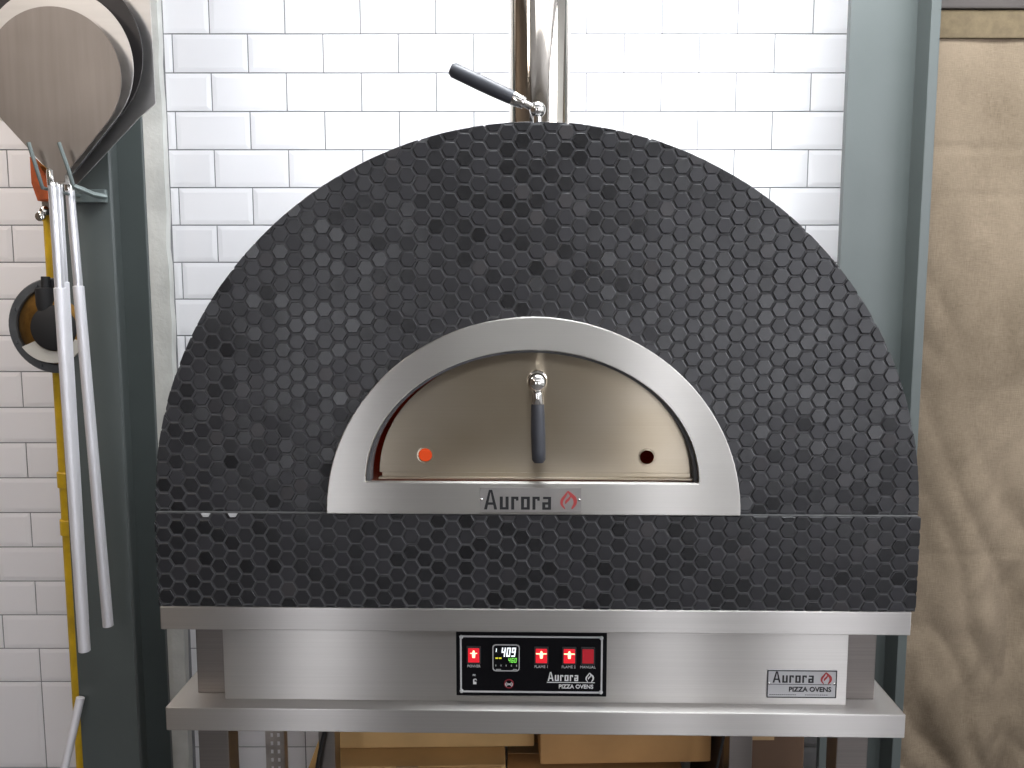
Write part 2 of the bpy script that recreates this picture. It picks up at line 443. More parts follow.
def hex_wall():
    # arched body: grout shell with a mouth, tiles on face and over the barrel
    b = MB(); b.use(M['grout_dark'])
    outer = arc(CU, CZ, R - .002, R - .002, 0, PI, 96)
    mouth = [(-.29, 1.14), (.265, 1.14)] + arc(-.0125, 1.162, .2775, .222, 0, PI, 40)
    mouth = [(.265, 1.15)] + [p for p in arc(-.0125, 1.165, .2775, .219, 0, PI, 40)] + [(-.29, 1.15)]
    b.plate([outer, mouth], VF, VF + .03)
    # barrel shell
    ang = [PI * i / 96 for i in range(97)]
    rings = []
    for v in (VF + .001, DEPTH):
        rings.append([b.bm.verts.new((CU + (R - .002) * math.cos(a), v, CZ + (R - .002) * math.sin(a))) for a in ang])
    for i in range(96):
        q = b.bm.faces.new((rings[0][i], rings[1][i], rings[1][i + 1], rings[0][i + 1])); q.material_index = 0; q.smooth = True
    q = b.bm.faces.new(rings[1]); q.material_index = 0
    b.use(M['hex'])
    ff = lambda x, z, o: (x, VF - o, z)
    i0 = int(R / cw) + 2
    for i in range(-i0, i0 + 1):
        cx = CU + .004 + i * cw
        for j in range(-1, int(R / P_) + 2):
            cz = CZ + .006 + j * P_ + (P_ / 2 if i % 2 else 0)
            r = math.hypot(cx - CU, cz - CZ)
            if r > R + P_: continue
            if ((cx - SU) / (SRX - .02)) ** 2 + ((cz - SZ) / (SRZ - .02)) ** 2 < 1: continue
            p = hexpts(cx, cz, (P_ - GAP) / 2 / .866)
            p = clip(p, 0, -1, -(CZ + .0015))
            if len(p) < 3: continue
            if r > R - P_:
                nx, nz = (cx - CU) / r, (cz - CZ) / r
                p = clip(p, nx, nz, CU * nx + CZ * nz + R - .001)
            if len(p) >= 3: add_tile(b, p, ff, -.0005, .003, .022)
    # barrel tiles
    def fb(s, v, o):
        a = s / R; rr = R - .002 + o
        return (CU + rr * math.cos(a), v, CZ + rr * math.sin(a))
    L = PI * R
    for i in range(int((DEPTH - VF) / cw) + 2):
        cv = VF + .01 + i * cw
        for j in range(int(L / P_) + 2):
            cs = j * P_ + (P_ / 2 if i % 2 else 0)
            p = hexpts(cv, cs, (P_ - GAP) / 2 / .866)
            p = clip(p, -1, 0, -(VF + .001)); p = clip(p, 1, 0, DEPTH)
            if len(p) >= 3: p = clip(clip(p, 0, -1, -.002), 0, 1, L - .002)
            if len(p) >= 3: add_tile(b, [(z, x) for x, z in p][::-1], fb, -.0005, .002, .01)
    body = b.build('arched_body', oven)
    # straight band under the arch
    b = MB(); b.use(M['grout_dark'])
    x0, x1 = CU - .6545, CU + .6555
    b.box(x0 + .002, x1 - .002, .003, DEPTH + .004, ZB, CZ)
    b.use(M['hex'])
    fr = lambda x, z, o: (x, .003 - o, z)
    for i in range(-i0, i0 + 1):
        cx = CU + .004 + i * cw
        for j in range(-2, 9):
            cz = ZB + .004 + j * P_ + (P_ / 2 if i % 2 else 0)
            p = hexpts(cx, cz, (P_ - GAP) / 2 / .866)
            for c in ((0, 1, CZ - .001), (0, -1, -(ZB + .0005)), (1, 0, x1), (-1, 0, -x0)):
                if len(p) >= 3: p = clip(p, *c)
            if len(p) >= 3: add_tile(b, p, fr, -.0005, .003, .010)
    for sgn, xs in ((-1, x0 + .002), (1, x1 - .002)):
        fs = lambda y, z, o, xs=xs, sgn=sgn: (xs + sgn * o, y, z)
        for i in range(0, int(DEPTH / cw) + 1):
            cy = .012 + i * cw
            for j in range(-2, 9):
                cz = ZB + .004 + j * P_ + (P_ / 2 if i % 2 else 0)
                p = hexpts(cy, cz, (P_ - GAP) / 2 / .866)
                for c in ((0, 1, CZ - .001), (0, -1, -(ZB + .0005)), (1, 0, DEPTH + .004), (-1, 0, -.003)):
                    if len(p) >= 3: p = clip(p, *c)
                if len(p) >= 3: add_tile(b, p, fs, -.0005, .002, .008)
    b.build('base_band', oven)
    # two chipped pale tiles and the bright ledge strip
    b = MB(); b.box(x0 + .004, x1 - .004, .0005, .0105, CZ - .0002, CZ + .0012)
    b.build('ledge_strip', oven, simple('ledge_grout', (.06, .06, .06), .6, 0, .3, 60))
hex_wall()
pale = simple('chipped_pale_glaze', (.42, .42, .42), .5, 0, .1)
for x in (-.573, -.526):
    b = MB(); b.prism([(x - .0085, 1.1068), (x - .0045, 1.1005), (x + .0045, 1.1005), (x + .0085, 1.1068)], -.0007, .0010)
    b.build('chipped_tile', oven, pale, label='small pale chipped half tile')

# steel arched surround with opening
def Dshape(cx, cz, rx, rz, n=64): return arc(cx, cz, rx, rz, 0, PI, n)
b = MB(); b.plate([[(SU + SRX, 1.1085)] + arc(SU, 1.1095, SRX, 1.4445 - 1.1095, 0, PI, 72) + [(SU - SRX, 1.1085)],
                   arc(-.0125, 1.1635, .2825, 1.389 - 1.1635, 0, PI, 60)], VF - .016, VF - .001, .0015)
sur = b.build('door_surround', oven, M['steel_arch'])
b = MB(); b.prism([(-.100, 1.1135), (.072, 1.1135), (.072, 1.1555), (-.100, 1.1555)], VF - .018, VF - .0158, .0005)
npl = b.build('name_plate', oven, simple('name_plate_steel', (.36, .345, .33), .38, 1., .08, 20))

# lettering drawn from strokes: Aurora
def aurora(b, x, z, h, v0, v1, w=.36, t=.115, gap=.10):
    """square-cut letters; h cap height, widths relative to h"""
    def P(pts): b.prism([(x + px * h, z + pz * h) for px, pz in pts], v0, v1)
    def B(x0, x1, z0, z1): P([(x0, z0), (x1, z0), (x1, z1), (x0, z1)])
    o = 0; X = .66
    aw = w * 1.5
    P([(o, 0), (o + t, 0), (o + aw / 2 + t * .15, 1), (o + aw / 2 - t * .55, 1)])
    P([(o + aw - t, 0), (o + aw, 0), (o + aw / 2 + t * .55, 1), (o + aw / 2 - t * .15, 1)])
    B(o + .15 * aw + t * .5, o + .85 * aw - t * .5, .24, .24 + t * .8)
    o += aw + gap
    for ch in 'urora':
        if ch == 'u':
            B(o, o + t, 0, X); B(o + w - t, o + w, 0, X); B(o + t, o + w - t, 0, t * .8); o += w + gap
        elif ch == 'r':
            B(o, o + t, 0, X); B(o + t, o + w * .82, X - t * .8, X); B(o + w * .82 - t * .8, o + w * .82, X - .2, X - t * .8); o += w * .82 + gap
        elif ch == 'o':
            B(o, o + t, 0, X); B(o + w - t, o + w, 0, X); B(o + t, o + w - t, 0, t * .8); B(o + t, o + w - t, X - t * .8, X); o += w + gap
        else:
            B(o + w - t, o + w, 0, X); B(o + .04, o + w - t, X - t * .8, X); B(o, o + t, 0, X * .58)
            B(o + t, o + w - t, 0, t * .8); B(o + t, o + w - t, X * .58 - t * .8, X * .58); o += w + gap
    return x + (o - gap) * h
def ribbon(b, pts, wid, v0, v1):
    """tapered curved stroke through pts (Catmull-Rom)"""
    P = [Vector(p) for p in pts]; P = [2 * P[0] - P[1]] + P + [2 * P[-1] - P[-2]]; C = []
    for i in range(1, len(P) - 2):
        for k in range(6):
            t = k / 6; a, q, c, d = P[i - 1:i + 3]
            C.append(.5 * ((2 * q) + (c - a) * t + (2 * a - 5 * q + 4 * c - d) * t * t + (-a + 3 * q - 3 * c + d) * t ** 3))
    C.append(P[-2]); L, Rr = [], []
    for i, p in enumerate(C):
        d = (C[min(i + 1, len(C) - 1)] - C[max(i - 1, 0)]).normalized(); nrm = Vector((-d.y, d.x))
        u = i / (len(C) - 1); w_ = wid * (.25 + .75 * math.sin(PI * min(1, max(0, u))) ** .7) / 2
        L.append(p + nrm * w_); Rr.append(p - nrm * w_)
    for i in range(len(C) - 1): b.prism([tuple(L[i]), tuple(Rr[i]), tuple(Rr[i + 1]), tuple(L[i + 1])], v0, v1)
def flame(b, x, z, h, v0, v1, wid=.14):
    S_ = lambda pts: [(x + px * h, z + pz * h) for px, pz in pts]
    ribbon(b, S_([(.36, 1.0), (.20, .74), (.04, .50), (.02, .26), (.20, .0)]), wid * h, v0, v1)
    ribbon(b, S_([(.34, 1.0), (.52, .80), (.72, .58), (.74, .30), (.56, .0)]), wid * 1.35 * h, v0, v1)
    ribbon(b, S_([(.50, .74), (.40, .56), (.27, .42), (.22, .28)]), wid * .9 * h, v0, v1)
vn = VF - .018
b = MB(); aurora(b, -.0930, 1.1180, .0340, vn - .0006, vn + .0003, w=.44, t=.15, gap=.13)
b.build('lettering', npl, M['ink'], label='black raised letters on the name plate')
b = MB(); flame(b, .0385, 1.1195, .031, vn - .0006, vn + .0003, .15)
b.build('flame_emblem', npl, M['red_ink'], label='red flame emblem')
for x in (-.0975, .0685):
    b = MB(); b.lathe([(.0024, 0), (.0024, .0008), (.0012, .0016), (0, .0018)], 12, Matrix.Translation((x, vn, 1.1355)) @ Matrix.Rotation(PI / 2, 4, 'X'))
    b.build('rivet', npl, M['chrome'])

# door leaf with two peepholes
DV = .034
def circ(cx, cz, r, n=24): return [(cx + r * math.cos(2 * PI * i / n), cz + r * math.sin(2 * PI * i / n)) for i in range(n)]
b = MB(); b.plate([arc(-.0015, 1.173, .276, 1.3885 - 1.173, 0, PI, 60)[:],
                   circ(-.197, 1.2035, .0118), circ(.187, 1.2015, .0118)], DV, DV + .004, .0008)
door = b.build('door', oven, M['steel_door'], label='brushed arched steel door leaf with two peepholes')
b = MB(); b.box(-.277, .268, DV - .012, DV + .003, 1.1630, 1.1665, .0005)
b.box(-.272, .262, DV - .002, DV + .003, 1.166, 1.1735)
b.build('door_lip', door, M['steel_door'])
for cx, cz in ((-.197, 1.2035), (.187, 1.2015)):
    b = MB(); b.lathe([(.0118, 0), (.0150, .0), (.0148, .0010), (.0122, .0012), (.0118, 0)], 28, Matrix.Translation((cx, DV, cz)) @ Matrix.Rotation(PI / 2, 4, 'X'), cap=False)
    b.build('peephole_rim', door, M['steel_door'])
# handle: ball, ferrule, dark grip
def handle_parts(parent, ball, end, r=.0165):
    ball, end = Vector(ball), Vector(end); d = (end - ball).normalized(); L = (end - ball).length
    h = MB(); h.use(M['chrome']).ball(ball, r)
    h.rod(ball + d * r * .8, ball + d * (r + .006), r=.006)
    return h, d, L
kx, kz = -.003, 1.336
b = MB(); b.ball((kx, DV - .045, kz), .0165)
b.rod((kx, DV - .035, kz), (kx, DV + .001, kz), [(.008, 0), (.008, .6), (.0165, .75), (.018, 1)])
hb = b.build('door_handle', door, M['chrome'], label='round chrome knob of the door handle')
def grip(parent_root, part, p, q, sc=1.0):
    p, q = Vector(p), Vector(q)
    f = MB(); e = p + (q - p).normalized() * .0215 * sc
    f.rod(p, e, [(.0085 * sc, 0), (.0098 * sc, .05), (.0118 * sc, .95), (.0112 * sc, 1)]); fo = f.build('ferrule', part, M['chrome'])
    g = MB(); g.rod(e, q, [(.0108 * sc, 0), (.0116 * sc, .03), (.0122 * sc, .2), (.0128 * sc, .5), (.0124 * sc, .8), (.0122 * sc, .95), (.0085 * sc, 1)], n=14)
    g.build('grip', part, M['grip'], label='dark tapered handle grip')
# keep to three levels: the grip and ferrule hang on the door leaf
grip(oven, door, (kx, DV - .045, kz - .0155), (kx + .003, DV - .047, kz - .135), .95)
# cavity behind the door, lit by the fire
b = MB(); lin = arc(-.0125, 1.16, .29, .232, 0, PI, 40)
rf = [b.bm.verts.new((x, VF + .002, z)) for x, z in lin]
rb = [b.bm.verts.new((CU + (x - CU) * 1.5, .60, 1.16 + (z - 1.16) * 1.6)) for x, z in lin]
rm = [b.bm.verts.new((CU + (x - CU) * 1.5, .12, 1.16 + (z - 1.16) * 1.6)) for x, z in lin]
for A, B_ in ((rf, rm), (rm, rb)):
    for i in range(len(lin) - 1): b.bm.faces.new((A[i], A[i + 1], B_[i + 1], B_[i]))
    b.bm.faces.new((A[0], B_[0], B_[-1], A[-1]))
b.bm.faces.new(rb)
b.build('hearth_chamber', oven, M['brick'])
b = MB()
for k in range(7):
    x = -.235 + .025 * k; h = random.uniform(.035, .06)
    b.lathe([(0.0, 0), (.016, .01), (.02, .03), (.010, h * .7), (0, h)], 10, Matrix.Translation((x, -.0 + .15 + random.uniform(-.01, .01), 1.162)))
b.build('gas_flame', oven, M['fire'], label='orange gas flames inside the oven')
pl = bpy.data.lights.new('fire_glow', 'POINT'); pl.energy = .2; pl.color = (1, .22, .06); pl.shadow_soft_size = .05
po = bpy.data.objects.new('fire_glow', pl); COL.objects.link(po); po.location = (-.06, .32, 1.27)

# flue and damper lever
fx, fv = .001, .26
b = MB(); b.lathe([(.0575, 1.70), (.0575, 2.35), (.0575, RH)], 64, Matrix.Translation((fx, fv, 0)), cap=False)
b.lathe([(.0592, 2.36), (.0592, 2.40)], 64, Matrix.Translation((fx, fv, 0)))
b.lathe([(.0592, 1.748), (.075, 1.752), (.075, 1.762), (.0595, 1.768)], 48, Matrix.Translation((fx, fv, 0)))
fl = b.build('chimney_flue', oven, M['flue'], label='polished steel flue pipe')
dx, dv, dz = -.004, .035, 1.786
b = MB(); b.ball((dx, dv, dz), .0135); b.rod((dx, dv, 1.748), (dx, dv, dz - .008), r=.007)
b.rod((dx, dv + .01, dz), (dx, fv - .05, dz), r=.005)
d0 = (Vector((-.147, dv - .01, 1.850)) - Vector((dx, dv, dz))).normalized()
c0 = Vector((dx, dv, dz))
b.rod(c0 + d0 * .010, c0 + d0 * .026, r=.006)
dm = b.build('damper_lever', oven, M['chrome'], label='chrome damper lever pivot')
grip(oven, dm, c0 + d0 * .024, Vector((-.147, dv - .01, 1.850)), 1.0)

# ================================================================ OVEN STAND
stand = thing('oven_stand', 'brushed steel stand carrying the pizza oven', 'stand', (0, .4, 0), OVEN)
b = MB(); b.box(CU - .652, CU + .648, -.001, .88, .8985, .9400, .0018)
b.build('top_shelf', stand, M['steel_shelf'])
b = MB(); b.box(CU - .651, CU + .648, 0, .88, .7115, .7545, .0018)
b.build('lower_shelf', stand, M['steel_shelf'])
b = MB(); b.box(-.5645, .5475, .034, .86, .7545, .8985, .0006)
pan = b.build('front_panel', stand, M['steel'])
for x0, x1, v0 in ((-.622, -.5665, .055), (.5495, .6055, .055)):
    b = MB(); b.box(x0, x1, v0, v0 + .05, .7545, .8985, .002); b.build('upright', stand, M['post_dark'])
for x0, x1 in ((-.623, -.567), (.541, .597)):
    for v0 in (.05, .34):
        if v0 > .2: xa, xb = (-.476, -.440) if x0 < 0 else (.418, .468)
        else: xa, xb = x0, x1
        b = MB(); b.box(xa, xb, v0, v0 + .052, .03, .7115, .002)
        lg = b.build('leg', stand, M['post_dark'])
        f = MB(); f.lathe([(.026, 0), (.028, .006), (.022, .012), (.014, .02), (.014, .034)], 16, Matrix.Translation(((xa + xb) / 2, v0 + .026, 0)))
        f.build('foot', lg, M['black'])

# control panel
cpv = .034
b = MB(); b.box(-.1455, .1220, cpv - .006, cpv + .002, .7605, .8790, .001)
cp = b.build('control_panel', stand, M['panel_black'], label='black control panel with red switches and display')
def rrect(x0, x1, z0, z1, r, n=5):
    o = []
    for cx, cz, a in ((x1 - r, z1 - r, 0), (x0 + r, z1 - r, PI / 2), (x0 + r, z0 + r, PI), (x1 - r, z0 + r, 1.5 * PI)):
        o += [(cx + r * math.cos(a + PI / 2 * i / n), cz + r * math.sin(a + PI / 2 * i / n)) for i in range(n + 1)]
    return o
fv0 = cpv - .006
b = MB(); b.plate([rrect(-.1385, .1145, .7670, .8725, .004), rrect(-.1355, .1115, .7700, .8695, .003)], fv0 - .0012, fv0 + .0002)
for x in (-.1360, .1120):
    for z in (.7695, .8700): b.lathe([(.0036, 0), (.0034, .0016), (.002, .0022), (0, .0024)], 14, Matrix.Translation((x, fv0 - .0008, z)) @ Matrix.Rotation(PI / 2, 4, 'X'))
b.build('border_trim', cp, M['grey_print'], label='silver border line with corner screws')
def switch(x, z, lit):
    b = MB(); b.use(M['black']).box(x - .0125, x + .0125, fv0 - .0018, fv0, z - .0165, z + .0165, .0008)
    b.use(M['lit_red'] if lit else M['dull_red'])
    b.box(x - .0100, x + .0100, fv0 - .0035, fv0 - .001, z - .0130, z + .0130, .001)
    if lit:
        b.use(M['filament'])
        if lit > 1: b.box(x - .0095, x + .0095, fv0 - .0039, fv0 - .0033, z + .0035, z + .0055)
        b.box(x - .0062, x + .0062, fv0 - .0040, fv0 - .0033, z + .0037, z + .0050)
        b.prism([(x - .0022, z - .004), (x + .0022, z - .004), (x + .0030, z + .003), (x + .0012, z + .0095), (x - .0012, z + .0095), (x - .0030, z + .003)], fv0 - .0041, fv0 - .0034)
    b.build('rocker_switch', cp, label='lit red rocker switch' if lit else 'unlit dark red rocker switch')
switch(-.1140, .8365, 1); switch(.0060, .8365, 2); switch(.0555, .8365, 2); switch(.0885, .8365, 0)
# text on the panel
tv = fv0 - .0004
for cap, x in (('POWER', -.114), ('FLAME 1', .006), ('FLAME 2', .0545), ('MANUAL', .0885)):
    b = MB(); b.text(cap, x, .8135, .0068, tv, align='CENTER'); b.build('switch_caption', cp, M['grey_print'])
b = MB()
aurora(b, .0175, .7895, .0165, fv0 - .0008, fv0 + .0001, w=.42, t=.14, gap=.14)
flame(b, .0855, .7880, .0170, fv0 - .0008, fv0 + .0001, .13)
b.box(.0160, .1010, fv0 - .0007, fv0, .7862, .7874)
b.text('PIZZA OVENS', .0985, .7760, .0100, tv, xs=1.0, bold=.0002, align='RIGHT')
b.build('maker_lettering', cp, M['white_print'], label='white maker name and flame emblem on black')
b = MB(); b.text('PC', -.1135, .7975, .0045, tv, align='CENTER')
b.box(-.1155, -.1130, fv0 - .0007, fv0, .7820, .7910); b.box(-.1130, -.1095, fv0 - .0007, fv0, .7820, .7865)
ribbon(b, [(-.1150, .7905), (-.1115, .7915), (-.1090, .7890)], .0016, fv0 - .0007, fv0)
b.build('key_symbol', cp, M['white_print'])
b = MB(); b.use(simple('red_sounder_ring', (.22, .01, .02), .4)).plate([circ(-.0515, .7835, .0085), circ(-.0515, .7835, .0070)], fv0 - .0012, fv0 + .0001)
b.use(M['white_print']).ball((-.0515, fv0 - .0004, .7825), .0016)
for sg in (-1, 1):
    for r_ in (.0034, .0060):
        ribbon(b, [(-.0515 + sg * r_ * math.cos(a), .7825 + r_ * math.sin(a)) for a in (-.8, 0, .8)], .0014, fv0 - .0009, fv0)
b.build('alarm_symbol', cp)
# display
b = MB(); b.use(M['panel_black']).prism(rrect(-.0805, -.0325, .8085, .8580, .006), fv0 - .0040, fv0 + .0002)
b.use(M['grey_print']).plate([rrect(-.0805, -.0325, .8085, .8580, .006), rrect(-.0790, -.0340, .8100, .8565, .005)], fv0 - .0048, fv0 - .0035)
seg_on = {'4': 'bcfg', '0': 'abcdef', '9': 'abcdfg', '6': 'acdefg', '1': 'bc'}
def digit(b, ch, x, z, w, h, t, v0, v1, sh=.12):
    S2 = {'a': (0, w, h - t, h), 'g': (0, w, h / 2 - t / 2, h / 2 + t / 2), 'd': (0, w, 0, t), 'f': (0, t, h / 2, h), 'e': (0, t, 0, h / 2), 'b': (w - t, w, h / 2, h), 'c': (w - t, w, 0, h / 2)}
    for s_ in seg_on[ch]:
        a0, a1, c0_, c1 = S2[s_]
        b.prism([(x + a0 + sh * c0_, z + c0_), (x + a1 + sh * c0_, z + c0_), (x + a1 + sh * c1, z + c1), (x + a0 + sh * c1, z + c1)], v0, v1)
dv0, dv1 = fv0 - .0046, fv0 - .0038
b.use(M['led_white'])
for k, ch in enumerate('409'): digit(b, ch, -.0655 + .0090 * k, .8355, .0068, .0165, .0021, dv0, dv1)
digit(b, '1', -.0765, .8440, .0030, .0065, .0014, dv0, dv1)
b.use(M['led_green'])
for k, ch in enumerate('460'): digit(b, ch, -.0530 + .0054 * k, .8245, .0040, .0085, .0012, dv0, dv1)
b.use(M['led_yellow'])
b.box(-.0755, -.0705, dv0, dv1, .8315, .8338); b.box(-.0690, -.0645, dv0, dv1, .8315, .8338)
b.use(M['grey_print'])
for k in range(5): b.box(-.0755 + .0092 * k, -.0740 + .0092 * k, dv0, dv1, .8175, .8205)
b.box(-.0745, -.0655, dv0, dv1, .8112, .8124); b.box(-.0445, -.0375, dv0, dv1, .8112, .8124)
cp.location.z = .0078
b.build('temperature_display', cp, label='lit temperature display reading 409')

# maker's badge at the right of the panel
b = MB()
bx0, bx1, bz0, bz1, bv = .4105, .5340, .7585, .8105, .034
badge_m = simple('badge_silver', (.56, .56, .57), .35, .6, .04)
b.use(badge_m).prism([(bx0, bz0), (bx1, bz0), (bx1, bz1), (bx0, bz1)], bv - .0016, bv + .0005, .0003)
b.use(M['ink']).plate([rrect(bx0 + .0004, bx1 - .0004, bz0 + .0004, bz1 - .0004, .001), rrect(bx0 + .0022, bx1 - .0022, bz0 + .0022, bz1 - .0022, .001)], bv - .0022, bv - .0012)
aurora(b, bx0 + .0100, .7870, .0205, bv - .0022, bv - .0012, w=.46, t=.15, gap=.14)
b.box(bx0 + .006, bx1 - .010, bv - .0021, bv - .0014, .7835, .7843)
b.text('PIZZA OVENS', bx1 - .0095, .7708, .0122, bv - .0018, bold=.0003, align='RIGHT')
for k in range(13): b.box(bx0 + .005 + .0037 * k, bx0 + .0078 + .0037 * k, bv - .0020, bv - .0014, .7640, .7650)
for k in range(11): b.box(bx0 + .068 + .0037 * k, bx0 + .0708 + .0037 * k, bv - .0020, bv - .0014, .7640, .7650)
b.use(M['red_ink']); flame(b, bx1 - .0275, .7850, .0215, bv - .0022, bv - .0012, .16)
b.use(M['chrome'])
for x in (bx0 + .004, bx1 - .0045): b.lathe([(.0026, 0), (.0022, .0014), (0, .002)], 12, Matrix.Translation((x, bv - .001, .7850)) @ Matrix.Rotation(PI / 2, 4, 'X'))
bdg = b.build('maker_badge', stand, label='silver badge with black lettering and flame'); bdg.location = (-.004, 0, .009)

# ================================================================ STEEL COLUMNS
t = thing('steel_column', 'grey-green steel beam column with the pizza peels hanging in front', 'column', (-1.0, .7, 0))
b = MB(); b.box(-1.072, -.930, .600, .614, 0, RH - .001, .002); b.build('flange', t, M['col_paint'])
b = MB(); b.box(-1.072, -.930, .790, .804, 0, RH - .001, .002); b.build('flange', t, M['col_paint'])
b = MB(); b.box(-1.008, -.994, .614, .790, 0, RH - .001); b.build('web', t, M['col_paint'])
t = thing('steel_column', 'wide grey-green steel column between white tiles and burlap curtain', 'column', (.86, .6, 0))
b = MB(); b.box(.772, .928, .615, .635, 0, RH - .001); b.build('web', t, M['col_paint'])
b = MB(); b.box(.924, .946, .548, .72, 0, RH - .001, .002); b.build('flange', t, M['col_paint'])

# ================================================================ BURLAP CURTAIN
def curtain():
    t = thing('burlap_curtain', 'crumpled natural burlap curtain hanging right of the steel column', 'curtain', (1.5, .68, .02))
    nx, nz = 130, 190
    x0, x1, z0, z1 = .962, 2.1, .02, 2.133
    def surf(x, z):
        d = max(0, (2.1 - z)) / 2.1
        y = .68
        y += .010 * d ** .5 * math.sin((x * 1.0 + .10 * z) * 30 + 2.2 * noise.noise(Vector((x * 2, z * 1.2, 1))))
        y += .036 * d * noise.noise(Vector((x * 6 + z * 1.5, z * 1.8, 5)))
        y += .022 * d * (1 - abs(noise.noise(Vector((x * 9 + z * 4, z * 3.2, 9)))) * 2.4)
        y += .007 * d * noise.noise(Vector((x * 25 - z * 6, z * 13, 2)))
        for zc, s in ((1.83, .003), (1.72, .0022), (1.25, .0015), (.83, .002)):
            y += s * math.exp(-((z - zc - .01 * math.sin(x * 4)) / .0035) ** 2)
        return y
    b = MB(); F = []; K = []
    for j in range(nz + 1):
        z = z0 + (z1 - z0) * j / nz
        F.append([]); K.append([])
        for i in range(nx + 1):
            x = x0 + (x1 - x0) * i / nx + .006 * noise.noise(Vector((z * 3, 0, 7)))
            y = surf(x, z); F[-1].append(b.bm.verts.new((x, y, z))); K[-1].append(b.bm.verts.new((x, y + .003, z)))
    for j in range(nz):
        for i in range(nx):
            for G, rev in ((F, 0), (K, 1)):
                q = (G[j][i], G[j][i + 1], G[j + 1][i + 1], G[j + 1][i])
                b.bm.faces.new(q[::-1] if rev else q).smooth = True
    for j in range(nz):
        b.bm.faces.new((F[j][0], F[j + 1][0], K[j + 1][0], K[j][0])); b.bm.faces.new((F[j][nx], K[j][nx], K[j + 1][nx], F[j + 1][nx]))
    for i in range(nx):
        b.bm.faces.new((F[0][i], K[0][i], K[0][i + 1], F[0][i + 1])); b.bm.faces.new((F[nz][i], F[nz][i + 1], K[nz][i + 1], K[nz][i]))
    b.build('cloth', t, M['burlap'])
    b = MB(); b.box(.962, 2.1, .672, .692, 2.072, 2.136, .003); b.build('hem', t, M['burlap_hem'], label='darker doubled top hem')
curtain()
b = MB(); b.box(.955, RX1 - .01, .665, .72, 2.137, 2.36, .004)
b.build('curtain_header', m=simple('brown_grey_board', (.055, .045, .040), .6, 0, .1), label='brown-grey board above the burlap curtain', cat='board')

# ================================================================ PEELS ON THE LEFT COLUMN
rk = thing('peel_rack', 'small grey-green pronged rack on the left steel column', 'rack', (-.95, .58, 1.70))
b = MB(); b.box(-1.02, -.935, .585, .600, 1.685, 1.715, .002); b.build('back_bar', rk, M['rack'])
for pts in ([(-.994, .590, 1.700), (-.992, .50, 1.698), (-.990, .42, 1.700), (-.991, .404, 1.735), (-1.003, .400, 1.790)],
            [(-.942, .590, 1.700), (-.938, .50, 1.698), (-.924, .42, 1.700), (-.925, .404, 1.735), (-.940, .400, 1.790)]):
    b = MB(); b.tube(pts, .0042, 8); b.build('prong', rk, M['rack'])
b = MB(); b.tube([(-.924, .42, 1.703), (-.912, .43, 1.698), (-.900, .45, 1.690), (-.880, .47, 1.686)], .006, 8); b.build('side_arm', rk, M['rack'])

def peel_head(cx, r, zapex, neck):
    """round blade whose edges run off as tangents into the neck of the handle"""
    k = 1.52; cz = zapex + k * r; a = -PI / 2 + math.acos(1 / k)
    pts = [(cx + r * math.cos(a + (PI - 2 * a) * i / 72), cz + r * math.sin(a + (PI - 2 * a) * i / 72)) for i in range(73)]
    zz = zapex + neck / math.tan(math.asin(1 / k))
    return pts + [(cx - neck, zz), (cx - neck, zapex), (cx + neck, zapex), (cx + neck, zz)]
def peel(name, label, out, mtl, v, top, bot, joint, th=.0022, r=.0088):
    t = thing(name, label, 'pizza peel', (bot[0], v, bot[1]), group=None)
    b = MB(); b.prism(out, v - th, v, th * .3); bl = b.build('blade', t, mtl)
    tp, bt = Vector((top[0], v + .008, top[1])), Vector((bot[0], v + .008, bot[1]))
    jt = tp + (bt - tp) * joint
    b = MB(); b.rod(tp, jt, r=r); b.build('handle', t, M['tube'], label='polished upper handle tube')
    b = MB(); b.rod(jt, bt, r=r * 1.22); b.build('handle_sleeve', t, M['tube_low'], label='thicker pale grey lower handle tube')
    b = MB(); b.rod((top[0], v + .005, top[1] + .030), (top[0], v + .008, top[1] - .008), [(.005, 0), (.0105, .2), (.0112, 1)], n=16)
    b.build('socket', t, M['chrome'])
    return t
o1 = peel_head(-.958, .142, 1.712, .012)
peel('pizza_peel', 'small round dark steel peel hanging front-most on the rack', o1, M['steel_peel'], .43, (-.977, 1.715), (-.968, .672), .215, r=.0105)
o2 = peel_head(-.966, .162, 1.712, .012)
peel('pizza_peel', 'larger round bright aluminium peel behind the small round one', o2, M['alu'], .465, (-.985, 1.715), (-.985, .73), .215, r=.0100)
b = None
o3 = [(-1.16, 2.45), (-.793, 2.45), (-.788, 1.895), (-.825, 1.865), (-.972, 1.720), (-.998, 1.720), (-1.10, 1.842), (-1.16, 1.872)]
t3 = peel('pizza_peel', 'rectangular sheet metal peel, rearmost on the rack by the tiles', o3, M['alu'], .535, (-.994, 1.715), (-.962, .688), .215, r=.0100)
# plain near-black disc between the bright peel and the rectangular one
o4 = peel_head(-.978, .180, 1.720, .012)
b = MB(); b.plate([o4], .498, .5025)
b.build('dark_disc', m=simple('black_disc', (.03, .027, .027), .4, .5, .2, 12), label='round black disc between the bright round and rectangular peels', cat='pan')

# lone thin rod leaning at the foot of the pipe
b = MB(); b.rod((-1.060, .585, .49), (-1.160, .50, .001), r=.010)
b.build('leaning_rod', m=M['tube_low'], label='pale metal rod leaning low against the left column', cat='rod')

